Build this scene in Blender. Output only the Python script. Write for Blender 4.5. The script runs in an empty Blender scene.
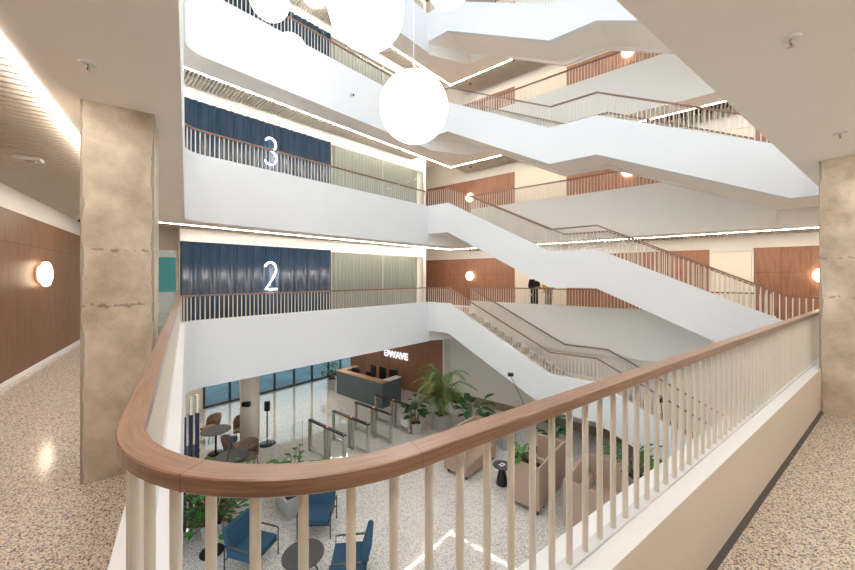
import bpy, math, random
from mathutils import Vector, Matrix
from mathutils.geometry import tessellate_polygon
random.seed(7)
PI = math.pi
S = bpy.context.scene
col = S.collection
# ---------------------------------------------------------------- camera, sky, big lights, exposure
cam_d = bpy.data.cameras.new('camera'); cam = bpy.data.objects.new('camera', cam_d); col.objects.link(cam)
cam.location = (0, 0, 1.55); cam.rotation_euler = (PI/2, 0, 0)
cam_d.sensor_width = 36; cam_d.lens = 36*340/855; cam_d.shift_y = -8/855; cam_d.clip_start = 0.02; cam_d.clip_end = 300
S.camera = cam
w = bpy.data.worlds.new('overcast_sky'); S.world = w; w.use_nodes = True
bg = w.node_tree.nodes['Background']; bg.inputs[0].default_value = (0.80, 0.91, 1.0, 1); bg.inputs[1].default_value = 1.0
def area(name, loc, rot, sx, sy, power, colr):
    d = bpy.data.lights.new(name, 'AREA'); d.shape = 'RECTANGLE'; d.size = sx; d.size_y = sy; d.energy = power; d.color = colr
    o = bpy.data.objects.new(name, d); col.objects.link(o); o.location = loc; o.rotation_euler = rot; return o
S.view_settings.view_transform = 'Standard'; S.view_settings.look = 'None'
S.view_settings.exposure = 0.70; S.view_settings.gamma = 1.0; S.view_settings.use_curve_mapping = False

# ---------------------------------------------------------------- helpers
class MB:
    def __init__(s): s.v = []; s.f = []; s.m = []; s.uv = []; s.sm = []
    def face(s, idx, m=0, uv=None, smooth=False):
        s.f.append(tuple(idx)); s.m.append(m); s.uv.append(uv); s.sm.append(smooth)
    def add(s, pts): b = len(s.v); s.v.extend(tuple(p) for p in pts); return b
    def box(s, c, size, rot=0.0, m=0, M=None):
        hx, hy, hz = size[0]/2, size[1]/2, size[2]/2
        P = [Vector((x*hx, y*hy, z*hz)) for x in (-1, 1) for y in (-1, 1) for z in (-1, 1)]
        if M is not None: P = [M @ p + Vector(c) for p in P]
        else:
            R = Matrix.Rotation(rot, 3, 'Z'); P = [R @ p + Vector(c) for p in P]
        b = s.add(P)
        for q in ((0, 1, 3, 2), (4, 6, 7, 5), (0, 4, 5, 1), (2, 3, 7, 6), (0, 2, 6, 4), (1, 5, 7, 3)):
            s.face([b+i for i in q], m)
        return s
    def prism(s, poly, z0, z1, m=0, mt=None, mb=None, hole=None):
        mt = m if mt is None else mt; mb = m if mb is None else mb
        loops = [[Vector((p[0], p[1], 0)) for p in poly]]
        if hole: loops.append([Vector((p[0], p[1], 0)) for p in hole])
        allp = [p for l in loops for p in l]
        bt = s.add([(p.x, p.y, z1) for p in allp]); bb = s.add([(p.x, p.y, z0) for p in allp])
        for t in tessellate_polygon(loops):
            a, b, c = [allp[i] for i in t]
            if (b-a).cross(c-a).z < 0: t = t[::-1]
            s.face([bt+i for i in t], mt, [(allp[i].x, allp[i].y) for i in t])
            s.face([bb+i for i in reversed(t)], mb, [(allp[i].x, allp[i].y) for i in reversed(t)])
        k = 0
        for l in loops:
            n = len(l)
            for i in range(n):
                j = (i+1) % n; s.face((bb+k+i, bb+k+j, bt+k+j, bt+k+i), m)
            k += n
        return s
    def tube(s, pts, r, n=10, m=0, caps=True):
        pts = [Vector(p) for p in pts]; rr = r if isinstance(r, (list, tuple)) else [r]*len(pts)
        rings = []; up = Vector((0, 0, 1))
        for i, p in enumerate(pts):
            d = (pts[min(i+1, len(pts)-1)] - pts[max(i-1, 0)]).normalized()
            a = d.cross(up)
            if a.length < 1e-3: a = d.cross(Vector((1, 0, 0)))
            a.normalize(); b_ = d.cross(a).normalized(); up = -b_ if abs(d.z) > .9 else Vector((0, 0, 1))
            rings.append(s.add([p + rr[i]*(math.cos(2*PI*k/n)*a + math.sin(2*PI*k/n)*b_) for k in range(n)]))
        for i in range(len(rings)-1):
            for k in range(n):
                k2 = (k+1) % n; s.face((rings[i]+k, rings[i+1]+k, rings[i+1]+k2, rings[i]+k2), m, None, True)
        if caps:
            s.face([rings[0]+k for k in range(n)], m); s.face([rings[-1]+k for k in reversed(range(n))], m)
        return s
    def lathe(s, prof, c=(0, 0, 0), n=24, m=0, sx=1, sy=1):
        rings = [s.add([(c[0]+r*sx*math.cos(2*PI*k/n), c[1]+r*sy*math.sin(2*PI*k/n), c[2]+z) for k in range(n)]) for r, z in prof]
        for i in range(len(rings)-1):
            for k in range(n):
                k2 = (k+1) % n; s.face((rings[i]+k, rings[i]+k2, rings[i+1]+k2, rings[i+1]+k), m, None, True)
        s.face([rings[0]+k for k in reversed(range(n))], m); s.face([rings[-1]+k for k in range(n)], m)
        return s
    def sweep(s, path, prof, mats=None, smooth=False, closed_prof=True):
        # path: 3-D points; profile: (offset to the left, height), swept with mitred corners
        n = len(path); P = [Vector(p) for p in path]; rows = []; L = [0]
        for i in range(1, n): L.append(L[-1] + (P[i]-P[i-1]).length)
        for i in range(n):
            d0 = (P[i]-P[i-1]) if i > 0 else (P[1]-P[0]); d1 = (P[i+1]-P[i]) if i < n-1 else (P[i]-P[i-1])
            d0 = Vector((d0.x, d0.y)).normalized(); d1 = Vector((d1.x, d1.y)).normalized()
            n0 = Vector((-d0.y, d0.x)); n1 = Vector((-d1.y, d1.x)); mm = (n0+n1).normalized(); mm = mm/max(.3, mm.dot(n0))
            rows.append(s.add([(P[i].x+mm.x*o, P[i].y+mm.y*o, P[i].z+z) for o, z in prof]))
        k = len(prof); A = [0]
        for j in range(k):
            a, b = prof[j], prof[(j+1) % k]; A.append(A[-1]+math.hypot(a[0]-b[0], a[1]-b[1]))
        for i in range(n-1):
            for j in range(k if closed_prof else k-1):
                j2 = (j+1) % k
                s.face((rows[i]+j, rows[i+1]+j, rows[i+1]+j2, rows[i]+j2), mats[j] if mats else 0,
                       [(L[i], A[j]), (L[i+1], A[j]), (L[i+1], A[j+1]), (L[i], A[j+1])], smooth)
        if closed_prof:
            s.face([rows[0]+j for j in range(k)], mats[0] if mats else 0); s.face([rows[-1]+j for j in reversed(range(k))], mats[0] if mats else 0)
        return s
    def wallquad(s, a, b, z0, z1, m=0, u0=0.0):
        l = math.hypot(b[0]-a[0], b[1]-a[1])
        k = s.add([(a[0], a[1], z0), (b[0], b[1], z0), (b[0], b[1], z1), (a[0], a[1], z1)])
        s.face((k, k+1, k+2, k+3), m, [(u0, z0), (u0+l, z0), (u0+l, z1), (u0, z1)]); return s
    def slabwall(s, a, b, z0, z1, th, m=0, zu=0.0):
        # wall with thickness th to the left of a->b; uv = metres along / height above zu
        d = (Vector(b)-Vector(a)).normalized(); nn = Vector((-d.y, d.x))*th; l = (Vector(b)-Vector(a)).length
        a2 = (a[0]+nn.x, a[1]+nn.y); b2 = (b[0]+nn.x, b[1]+nn.y)
        k = s.add([(*a, z0), (*b, z0), (*b2, z0), (*a2, z0), (*a, z1), (*b, z1), (*b2, z1), (*a2, z1)])
        U = [(0, z0-zu), (l, z0-zu), (l, z1-zu), (0, z1-zu)]
        s.face((k, k+1, k+5, k+4), m, U); s.face((k+2, k+3, k+7, k+6), m, U)
        s.face((k+1, k+2, k+6, k+5), m); s.face((k+3, k, k+4, k+7), m); s.face((k+4, k+5, k+6, k+7), m); s.face((k+3, k+2, k+1, k), m)
        return s
    def mesh(s, name, mats):
        me = bpy.data.meshes.new(name); me.from_pydata(s.v, [], s.f); ul = me.uv_layers.new(name='uv')
        for mt in (mats if isinstance(mats, (list, tuple)) else [mats]): me.materials.append(mt)
        for i, p in enumerate(me.polygons):
            p.material_index = s.m[i]; p.use_smooth = s.sm[i]
            if s.uv[i]:
                for li, uv in zip(p.loop_indices, s.uv[i]): ul.data[li].uv = uv
        me.update(); return me
    def build(s, name, mats, parent=None, bevel=0):
        o = bpy.data.objects.new(name, s.mesh(name, mats)); col.objects.link(o)
        if parent: o.parent = parent
        if bevel:
            md = o.modifiers.new('bevel', 'BEVEL'); md.width = bevel; md.segments = 3; md.limit_method = 'ANGLE'; md.angle_limit = .7
        return o
def tag(o, label=None, cat=None, group=None, kind=None):
    if label: o['label'] = label
    if cat: o['category'] = cat
    if group: o['group'] = group
    if kind: o['kind'] = kind
    return o
def empty(name, loc=(0, 0, 0), rz=0, label=None, cat=None, group=None):
    o = bpy.data.objects.new(name, None); col.objects.link(o); o.location = loc; o.rotation_euler = (0, 0, rz); o.empty_display_size = .1
    return tag(o, label, cat, group)
def struct(o): o['kind'] = 'structure'; return o
def children(o): return [c for c in list(col.objects) if c.parent == o]
def copy_tree(o, parent=None):
    c = o.copy(); col.objects.link(c)
    if parent: c.parent = parent
    for ch in children(o): copy_tree(ch, c)
    return c

# ---------------------------------------------------------------- materials
def mat(name, color, rough=.6, metal=0, emis=None, es=0, trans=0, ior=1.45, spec=None, coat=0, alpha=1):
    m = bpy.data.materials.new(name); m.use_nodes = True; b = m.node_tree.nodes['Principled BSDF']
    b.inputs['Base Color'].default_value = (*color, 1); b.inputs['Roughness'].default_value = rough; b.inputs['Metallic'].default_value = metal
    b.inputs['IOR'].default_value = ior; b.inputs['Transmission Weight'].default_value = trans; b.inputs['Coat Weight'].default_value = coat
    if spec is not None: b.inputs['Specular IOR Level'].default_value = spec
    if emis: b.inputs['Emission Color'].default_value = (*emis, 1); b.inputs['Emission Strength'].default_value = es
    b.inputs['Alpha'].default_value = alpha
    return m
def nt(m): return m.node_tree, m.node_tree.nodes, m.node_tree.links, m.node_tree.nodes['Principled BSDF']
def srgb(r, g, b): return tuple(((c/255)/12.92 if c/255 <= .04045 else ((c/255+.055)/1.055)**2.4) for c in (r, g, b))
def add_noise(m, scale=5, amount=.1, bump=0, detail=4, stretch=(1, 1, 1), coord='Object', bscale=None):
    t, N, Lk, b = nt(m); tc = N.new('ShaderNodeTexCoord'); mp = N.new('ShaderNodeMapping'); mp.inputs['Scale'].default_value = stretch
    Lk.new(tc.outputs[coord], mp.inputs[0]); no = N.new('ShaderNodeTexNoise'); no.inputs['Scale'].default_value = scale; no.inputs['Detail'].default_value = detail
    Lk.new(mp.outputs[0], no.inputs['Vector']); c = b.inputs['Base Color'].default_value[:3]
    r = N.new('ShaderNodeValToRGB'); r.color_ramp.elements[0].position = .3; r.color_ramp.elements[1].position = .7
    r.color_ramp.elements[0].color = (*[x*(1-amount) for x in c], 1); r.color_ramp.elements[1].color = (*[min(1, x*(1+amount)) for x in c], 1)
    Lk.new(no.outputs['Fac'], r.inputs[0]); Lk.new(r.outputs[0], b.inputs['Base Color'])
    if bump:
        bp = N.new('ShaderNodeBump'); bp.inputs['Strength'].default_value = bump; bp.inputs['Distance'].default_value = .01
        Lk.new(no.outputs['Fac'], bp.inputs['Height']); Lk.new(bp.outputs[0], b.inputs['Normal'])
    return m
def wood(name, c1, c2, coord='UV', stretch=(1.2, 22, 22), rough=.42, joints=None):
    m = mat(name, c1, rough); t, N, Lk, b = nt(m); tc = N.new('ShaderNodeTexCoord'); mp = N.new('ShaderNodeMapping'); mp.inputs['Scale'].default_value = stretch
    Lk.new(tc.outputs[coord], mp.inputs[0]); no = N.new('ShaderNodeTexNoise'); no.inputs['Scale'].default_value = 3; no.inputs['Detail'].default_value = 6; no.inputs['Distortion'].default_value = .6
    Lk.new(mp.outputs[0], no.inputs['Vector']); r = N.new('ShaderNodeValToRGB'); r.color_ramp.elements[0].position = .32; r.color_ramp.elements[1].position = .68
    r.color_ramp.elements[0].color = (*c1, 1); r.color_ramp.elements[1].color = (*c2, 1); Lk.new(no.outputs['Fac'], r.inputs[0]); out = r.outputs[0]
    if joints:
        sx, hz = joints; sp = N.new('ShaderNodeSeparateXYZ'); Lk.new(tc.outputs[coord], sp.inputs[0])
        def M(op, a, bb=None, c=None):
            n = N.new('ShaderNodeMath'); n.operation = op
            for i, x in enumerate((a, bb, c)):
                if x is None: continue
                if isinstance(x, (int, float)): n.inputs[i].default_value = x
                else: Lk.new(x, n.inputs[i])
            return n.outputs[0]
        u = M('DIVIDE', sp.outputs[0], sx); fr = M('FRACT', u); j1 = M('LESS_THAN', fr, .008/sx)
        j2 = M('LESS_THAN', M('ABSOLUTE', M('SUBTRACT', sp.outputs[1], hz)), .005); j = M('MAXIMUM', j1, j2)
        wn = N.new('ShaderNodeTexWhiteNoise'); wn.noise_dimensions = '1D'; Lk.new(M('FLOOR', u), wn.inputs['W'])
        hs = N.new('ShaderNodeHueSaturation'); Lk.new(out, hs.inputs['Color']); Lk.new(M('ADD', M('MULTIPLY', wn.outputs[0], .16), .92), hs.inputs['Value'])
        mx = N.new('ShaderNodeMix'); mx.data_type = 'RGBA'; Lk.new(j, mx.inputs[0]); Lk.new(hs.outputs[0], mx.inputs[6]); mx.inputs[7].default_value = (*[x*.35 for x in c1], 1)
        out = mx.outputs[2]
    Lk.new(out, b.inputs['Base Color']); return m
def terrazzo(name, base, chips, scale, rough, dens=.5, joint=None, bw=1.0):
    m = mat(name, base, rough); t, N, Lk, b = nt(m); tc = N.new('ShaderNodeTexCoord')
    vo = N.new('ShaderNodeTexVoronoi'); vo.inputs['Scale'].default_value = scale; Lk.new(tc.outputs['Object'], vo.inputs['Vector'])
    sp = N.new('ShaderNodeSeparateColor'); Lk.new(vo.outputs['Color'], sp.inputs[0])
    r = N.new('ShaderNodeValToRGB'); r.color_ramp.interpolation = 'CONSTANT'; el = r.color_ramp.elements
    el[0].position = 0; el[0].color = (*chips[0], 1); el[1].position = dens/len(chips); el[1].color = (*chips[1 % len(chips)], 1)
    for i in range(2, len(chips)): e = el.new(dens*i/len(chips)); e.color = (*chips[i], 1)
    e = el.new(dens); e.color = (*base, 1)
    Lk.new(sp.outputs[0], r.inputs[0])
    no = N.new('ShaderNodeTexNoise'); no.inputs['Scale'].default_value = scale*.9; no.inputs['Detail'].default_value = 5; Lk.new(tc.outputs['Object'], no.inputs['Vector'])
    mx = N.new('ShaderNodeMix'); mx.data_type = 'RGBA'; mx.blend_type = 'MULTIPLY'; mx.inputs[0].default_value = .55; Lk.new(r.outputs[0], mx.inputs[6])
    r2 = N.new('ShaderNodeValToRGB'); r2.color_ramp.elements[0].position = .3; r2.color_ramp.elements[1].position = .62; r2.color_ramp.elements[0].color = (.62, .62, .62, 1)
    Lk.new(no.outputs['Fac'], r2.inputs[0]); Lk.new(r2.outputs[0], mx.inputs[7]); Lk.new(mx.outputs[2], b.inputs['Base Color'])
    return m
M = {}
M['fascia'] = add_noise(mat('white_paint', (.83, .845, .86), .5), .6, .012)
M['beige'] = add_noise(mat('warm_white_paint', srgb(236, 230, 220), .6), .8, .015)
M['soffit'] = add_noise(mat('soffit_paint', srgb(245, 239, 231), .65), .8, .015)
M['kerb'] = add_noise(mat('kerb_panel_paint', srgb(240, 230, 218), .5), .8, .015)
M['backp'] = add_noise(mat('back_parapet_paint', srgb(240, 236, 229), .55), .7, .012)
M['sill'] = mat('sill_paint', (.86, .86, .86), .3)
M['cream'] = add_noise(mat('cream_door_paint', srgb(238, 228, 208), .5), .8, .015)
M['gap'] = mat('gap_shade_and_joint', (.12, .11, .10), .8)  # dark colour put in for the shade of the kerb's base gap; also handrail joints
M['slat'] = mat('slat_metal', srgb(222, 214, 202), .45)
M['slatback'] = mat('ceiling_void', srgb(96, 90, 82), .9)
M['led'] = mat('led_strip', (1, .93, .82), .5, emis=(1, .93, .85), es=47)
M['led2'] = mat('fill_light_diffuser', (1, .95, .9), .5, emis=(1, .9, .76), es=6)
M['bar'] = mat('baluster_coating', srgb(226, 219, 207), .38)
M['barcap'] = mat('base_bar', (.7, .7, .7), .4)
M['oak'] = wood('handrail_oak', srgb(120, 84, 62), srgb(158, 119, 94), stretch=(1.6, 34, 34), rough=.3)
M['oak'].node_tree.nodes['Principled BSDF'].inputs['Coat Weight'].default_value = .6; M['oak'].node_tree.nodes['Principled BSDF'].inputs['Coat Roughness'].default_value = .3
M['veneer'] = wood('wall_veneer', srgb(112, 80, 56), srgb(134, 97, 70), stretch=(7, .7, 1), rough=.45, joints=(.9, 2.06))
M['veneer2'] = wood('wall_veneer_back', srgb(142, 98, 74), srgb(164, 118, 92), stretch=(7, .7, 1), rough=.5, joints=(.62, 1.7))
M['terr'] = terrazzo('corridor_terrazzo', srgb(234, 220, 202), [srgb(140, 132, 128), srgb(222, 200, 174), srgb(176, 170, 166), srgb(246, 238, 226), srgb(118, 112, 110)], 140, .14, .55)
M['terr2'] = terrazzo('lobby_terrazzo', srgb(226, 222, 216), [srgb(164, 160, 156), srgb(206, 196, 184), srgb(240, 236, 230), srgb(184, 180, 174)], 60, .05, .45)
M['terr2'].node_tree.nodes['Principled BSDF'].inputs['IOR'].default_value = 1.7
M['step'] = terrazzo('step_terrazzo', srgb(214, 202, 186), [srgb(150, 136, 122), srgb(196, 180, 160)], 60, .4, .4)
M['black'] = mat('black_metal', (.012, .012, .014), .4)
M['steel'] = mat('brushed_steel', (.55, .53, .5), .32, 1)
M['globe'] = mat('opal_glass_lamp', (1, 1, 1), .3, emis=(1, .97, .93), es=2.4)
M['sconce'] = mat('sconce_diffuser', (1, .95, .88), .4, emis=(1, .82, .6), es=5)
M['neon'] = mat('neon_tube', (1, 1, 1), .3, emis=(.86, .9, 1), es=7)
M['signw'] = mat('sign_letters', (.5, .5, .52), .5, emis=(.9, .92, 1), es=.8)
M['navy'] = mat('glazed_navy_tile', srgb(42, 58, 75), .26, coat=.1)
add_noise(M['navy'], 5, .12, 0, 5, (1, 1, .25))
M['navyfin'] = mat('navy_fin', srgb(24, 48, 86), .45)
M['glass'] = mat('clear_glass', (.93, .97, .95), .02, trans=1, ior=1.1)
M['glassg'] = mat('green_glass', (.95, .97, .96), .02, trans=1, ior=1.2)
M['glasst'] = mat('facade_glass', (.72, .88, .92), .02, trans=1, ior=1.2)
M['curtain'] = mat('sheer_curtain', srgb(200, 200, 190), .9)
M['mullion'] = mat('mullion', (.05, .055, .06), .5)
M['bluefab'] = add_noise(mat('blue_upholstery', srgb(40, 74, 97), .85), 120, .15, .15)
M['sofafab'] = add_noise(mat('beige_upholstery', srgb(172, 148, 130), .9), 150, .12, .15)
M['shell'] = add_noise(mat('brown_upholstery', srgb(142, 118, 104), .85), 90, .12)
M['desk'] = mat('desk_grey_panel', srgb(86, 99, 104), .4)
M['desktop'] = wood('desk_top_wood', srgb(176, 138, 104), srgb(206, 170, 134), coord='Object', stretch=(2, 14, 2))
M['tabletop'] = add_noise(mat('stone_tabletop', srgb(74, 72, 70), .5), 30, .15)
M['darktop'] = mat('charcoal_tabletop', srgb(70, 68, 70), .45)
M['pot'] = add_noise(mat('concrete_pot', srgb(176, 174, 170), .8), 20, .08)
M['soil'] = add_noise(mat('soil', (.03, .022, .016), 1), 60, .4)
M['leaf'] = add_noise(mat('leaf_green', srgb(58, 110, 40), .45), 9, .45)
M['leafd'] = add_noise(mat('leaf_dark_green', srgb(30, 78, 38), .4), 9, .4)
M['leafp'] = add_noise(mat('palm_green', srgb(94, 120, 60), .5), 4, .4)
M['stem'] = mat('stem', srgb(112, 96, 60), .8)
M['skin'] = mat('skin', srgb(206, 152, 124), .6)
M['suit'] = mat('black_cloth', (.018, .018, .02), .85)
M['greycl'] = add_noise(mat('grey_jacket', srgb(140, 128, 132), .9), 40, .2)
M['yellow'] = mat('yellow_scarf', srgb(240, 180, 20), .8)
M['trous'] = mat('light_trousers', srgb(170, 152, 136), .9)
M['paper'] = mat('paper', (.85, .85, .83), .6)
M['plast'] = mat('white_plastic', (.75, .74, .72), .4)
M['red'] = mat('red_plastic', (.5, .04, .03), .4)
M['redled'] = mat('red_indicator', (1, .2, .2), .4, emis=(1, .15, .1), es=.8)
M['teal'] = add_noise(mat('outside_paving', srgb(56, 94, 104), .5), .8, .5)
# concrete column: pour lines with chipped holes, dark stained edges
mc = mat('raw_concrete', srgb(178, 160, 136), .75); t, N, Lk, b = nt(mc); tc = N.new('ShaderNodeTexCoord')
n1 = N.new('ShaderNodeTexNoise'); n1.inputs['Scale'].default_value = 3.2; n1.inputs['Detail'].default_value = 9; n1.inputs['Roughness'].default_value = .62; Lk.new(tc.outputs['Object'], n1.inputs['Vector'])
rr = N.new('ShaderNodeValToRGB'); rr.color_ramp.elements[0].position = .3; rr.color_ramp.elements[1].position = .72
rr.color_ramp.elements[0].color = (*srgb(172, 156, 134), 1); rr.color_ramp.elements[1].color = (*srgb(232, 220, 202), 1); Lk.new(n1.outputs['Fac'], rr.inputs[0])
n2 = N.new('ShaderNodeTexNoise'); n2.inputs['Scale'].default_value = 24; n2.inputs['Detail'].default_value = 6; Lk.new(tc.outputs['Object'], n2.inputs['Vector'])
r2 = N.new('ShaderNodeValToRGB'); r2.color_ramp.elements[0].position = .25; r2.color_ramp.elements[1].position = .31; r2.color_ramp.elements[0].color = (.55, .52, .48, 1)
Lk.new(n2.outputs['Fac'], r2.inputs[0]); mx = N.new('ShaderNodeMix'); mx.data_type = 'RGBA'; mx.blend_type = 'MULTIPLY'; mx.inputs[0].default_value = 1
Lk.new(rr.outputs[0], mx.inputs[6]); Lk.new(r2.outputs[0], mx.inputs[7])
# stain attribute: written per vertex column edge through UV (u = distance from the nearest arris, v = height)
uvn = N.new('ShaderNodeSeparateXYZ'); Lk.new(tc.outputs['UV'], uvn.inputs[0])
def MM(op, a, bb=None):
    n = N.new('ShaderNodeMath'); n.operation = op
    for i, x in enumerate((a, bb)):
        if x is None: continue
        if isinstance(x, (int, float)): n.inputs[i].default_value = x
        else: Lk.new(x, n.inputs[i])
    return n.outputs[0]
eg = MM('ABSOLUTE', MM('SUBTRACT', uvn.outputs[0], .5)); eg = MM('ADD', eg, MM('MULTIPLY', MM('SUBTRACT', n1.outputs['Fac'], .5), .22)); e1 = MM('GREATER_THAN', eg, .47)
def pour(z): return MM('LESS_THAN', MM('ADD', MM('ABSOLUTE', MM('SUBTRACT', uvn.outputs[1], z)), MM('MULTIPLY', MM('SUBTRACT', n2.outputs['Fac'], .42), .16)), .012)
pl = MM('MAXIMUM', pour(1.76), pour(1.33)); st = MM('MAXIMUM', e1, pl)
mx2 = N.new('ShaderNodeMix'); mx2.data_type = 'RGBA'; mx2.blend_type = 'MULTIPLY'; Lk.new(MM('MULTIPLY', st, .7), mx2.inputs[0]); Lk.new(mx.outputs[2], mx2.inputs[6]); mx2.inputs[7].default_value = (.42, .40, .38, 1)
Lk.new(mx2.outputs[2], b.inputs['Base Color']); bp = N.new('ShaderNodeBump'); bp.inputs['Strength'].default_value = .5; bp.inputs['Distance'].default_value = .01
Lk.new(r2.outputs[0], bp.inputs['Height']); Lk.new(bp.outputs[0], b.inputs['Normal']); M['concrete'] = mc

# ---------------------------------------------------------------- plan geometry (metres; the camera's floor is z = 0)
U = Vector((.8211, .5708)); V = Vector((-.5708, .8211))          # along the near railing / along the left railing
D = Vector((.785, -.6195)).normalized(); Nn = Vector((-D.y, D.x))  # along the stairs / away from the atrium
def W(p, q): return U*p + V*q
PB = Vector((0.0, 14.25))                                          # back corner of the atrium
PW = W(-.22, 9.85)
RN = .612; PN = W(-.138, .724)
def line_x(a, da, b, db):
    k = ((b.x-a.x)*db.y - (b.y-a.y)*db.x)/(da.x*db.y - da.y*db.x); return a + da*k
PR = line_x(PB, D, PN, U)
DB = (PB-PW).normalized(); NB = Vector((-DB.y, DB.x))              # along the blue-wall edge / away from the atrium
def ds(s, o=0.0): return PB + D*s + Nn*o                           # a point along the stair line
SR = (PR-PB).dot(D)
S0, S1, S2, S3 = 1.1, 5.1, 6.5, 10.5
OB = 1.75                                                          # offset of the back gallery edge
def arc(a, c, b, r, n=14):
    d0 = (a-c).normalized(); d1 = (b-c).normalized(); ang = d0.angle(d1); t = r/math.tan(ang/2); cc = c + (d0+d1).normalized()*(r/math.sin(ang/2))
    p0, p1 = c+d0*t, c+d1*t; a0 = math.atan2((p0-cc).y, (p0-cc).x); a1 = math.atan2((p1-cc).y, (p1-cc).x)
    da = (a1-a0+PI) % (2*PI)-PI
    return [cc+Vector((math.cos(a0+da*i/n), math.sin(a0+da*i/n)))*r for i in range(n+1)]
LOOP = [PR] + arc(PR, PN, PW, RN, 20) + arc(PN, PW, PB, .576) + [PB]
def up(path, z): return [(p.x, p.y, z) for p in path]
LEVELS = [0, 4, 8, 12]

def edge_paint(mb, path, zt=.5, zb=-1.12, o0=-.1, o1=.1):
    # ribbon: white outside face and top, beige panel inside, dark strip painted for base gap shade
    prof = [(o0, zb), (o0, zt), (o1, zt), (o1, .03), (o1+.022, .004), (o1+.022, .001), (0, 0), (0, zb)]
    return mb.sweep(path, prof, [0, 1, 2, 3, 3, 3, 2, 4])
NW = 15.05
wo = NW - PB.dot(Nn)
def bw(s): return ds(s, wo)
def make_floor(z):
    big = [W(-2.4, -3), W(15.5, -3), W(15.5, 8), bw(19), bw(-7.5), W(-3, 26) if False else W(-9, 21), W(-9, 13.0), W(-2.4, 13.0)]
    hole = LOOP + [ds(S0), ds(S0, OB), ds(S3, OB), ds(S3)]
    o = MB().prism(big, z-.3, z, 0, 1, 0, hole=hole).build('floor', [M['soffit'], M['terr']]); return struct(o)
# LED line (outer edge of the plain soffit band)
OFF = .72
qn = .722-OFF; pn = -.14-OFF
LB = line_x(PB+NB*OFF, DB, PB+Nn*(OB+OFF), D); LW = line_x(W(pn, 0), V, PB+NB*OFF, DB); LN = W(pn, qn); LR = line_x(W(0, qn), U, PB+Nn*(OB+OFF), D)
PX = line_x(PR, U, ds(0, OB), D)
def make_soffit(z):
    hole = LOOP + [ds(S0, OB), PX]
    o = MB().prism([LN, LR, LB, LW], z-1.12, z-.3, 0, hole=hole).build('ceiling', M['soffit']); struct(o)
    mb = MB(); mb.prism([PB, ds(S0), ds(S0, OB)], z-.664, z-.3); mb.prism([ds(S3), PR, PX, ds(S3, OB)], z-.664, z-.3)
    struct(mb.build('ceiling', M['soffit']))
    path = [LR, LN, LW, LB, LR]
    mb = MB().sweep(up([LR, LN, LW, LB, LR], z-1.12), [(0.0, -.004), (0.0, .02), (.032, .02), (.032, -.004)])
    o = mb.build('light_strip', M['led'])
    lv = {4: 'above the second level walkway', 8: 'above the third level walkway', 12: 'above the fourth level walkway', 16: 'above the top walkway'}[z]
    tag(o, 'warm linear light strip set in the soffit ' + lv, 'light strip', 'soffit light strips')
def slats(a, d, length, n_, width, z, nm='ceiling'):
    # slats across a corridor: a origin, d along, n_ across
    mb = MB(); k = int(length/.095); ang = math.atan2(n_.y, n_.x)
    for i in range(k):
        c = a + d*(.05+i*.095) + n_*(width/2)
        mb.box((c.x, c.y, z+.045), (width, .028, .09), ang, 0)
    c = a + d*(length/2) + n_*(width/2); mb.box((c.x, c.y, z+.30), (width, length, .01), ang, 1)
    return struct(mb.build(nm, [M['slat'], M['slatback']]))
PBL = PB + NB*1.85                                                  # plane of the blue wall
NW = 15.05                                                          # offset of the rear wall plane
wo = NW - PB.dot(Nn)
def bw(s): return ds(s, wo)
FL = -4.0; LBWq = OB+.26
fa = Vector((-10.6, 13.05)); fb = Vector((-5.0, 19.5)); dF = (fb-fa).normalized(); nF = Vector((-dF.y, dF.x))
for z in LEVELS: make_floor(z)
struct(MB().prism([W(-2.4, -3), W(15.5, -3), W(15.5, 8), W(4, 24), W(-9, 24), W(-9, 13), W(-2.4, 13)], 15.7, 16, hole=LOOP+[ds(S0), ds(S0, OB), ds(S3, OB), ds(S3)]).build('roof_deck', [M['soffit']]))
lob = MB().prism([fa-V*20, W(15.5, -3), W(15.5, 8), ds(19, LBWq), ds(-6.6, LBWq), fb, fa], -1.12, -.3, hole=LOOP+[ds(S0, OB), PX]).build('ceiling', M['soffit']); struct(lob)
struct(MB().prism([PB, ds(S0), ds(S0, OB)], -.664, -.3).build('ceiling', M['soffit']))
for z in (4, 8, 12, 16):
    make_soffit(z)
    zc = z-1.12
    slats(W(-2.21, -2.2), V, 15.4, U, 1.34-.04, zc)
    slats(LB + D*.06, D, 17, Nn, wo-OB-OFF-.05, zc)
    slats(LW + NB*.06, DB, 9.5, NB, 1.85-OFF, zc)
# ribbons around the atrium
for z in LEVELS:
    o = edge_paint(MB(), up(LOOP, z)).build('gallery_parapet', [M['fascia'], M['sill'], M['kerb'], M['gap'], M['soffit']])
    lv = {0: 'second', 4: 'third', 8: 'fourth', 12: 'top'}[z]
    tag(o, 'white ribbon parapet with rounded corner around the atrium at the %s level' % lv, 'parapet', 'white gallery parapets')
    o = edge_paint(MB(), up([ds(S0, OB), ds(S3, OB)], z)).build('gallery_parapet', [M['backp'], M['sill'], M['kerb'], M['gap'], M['soffit']])
    tag(o, 'straight white parapet of the %s level gallery behind the stairs' % lv, 'parapet', 'white gallery parapets')

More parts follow.
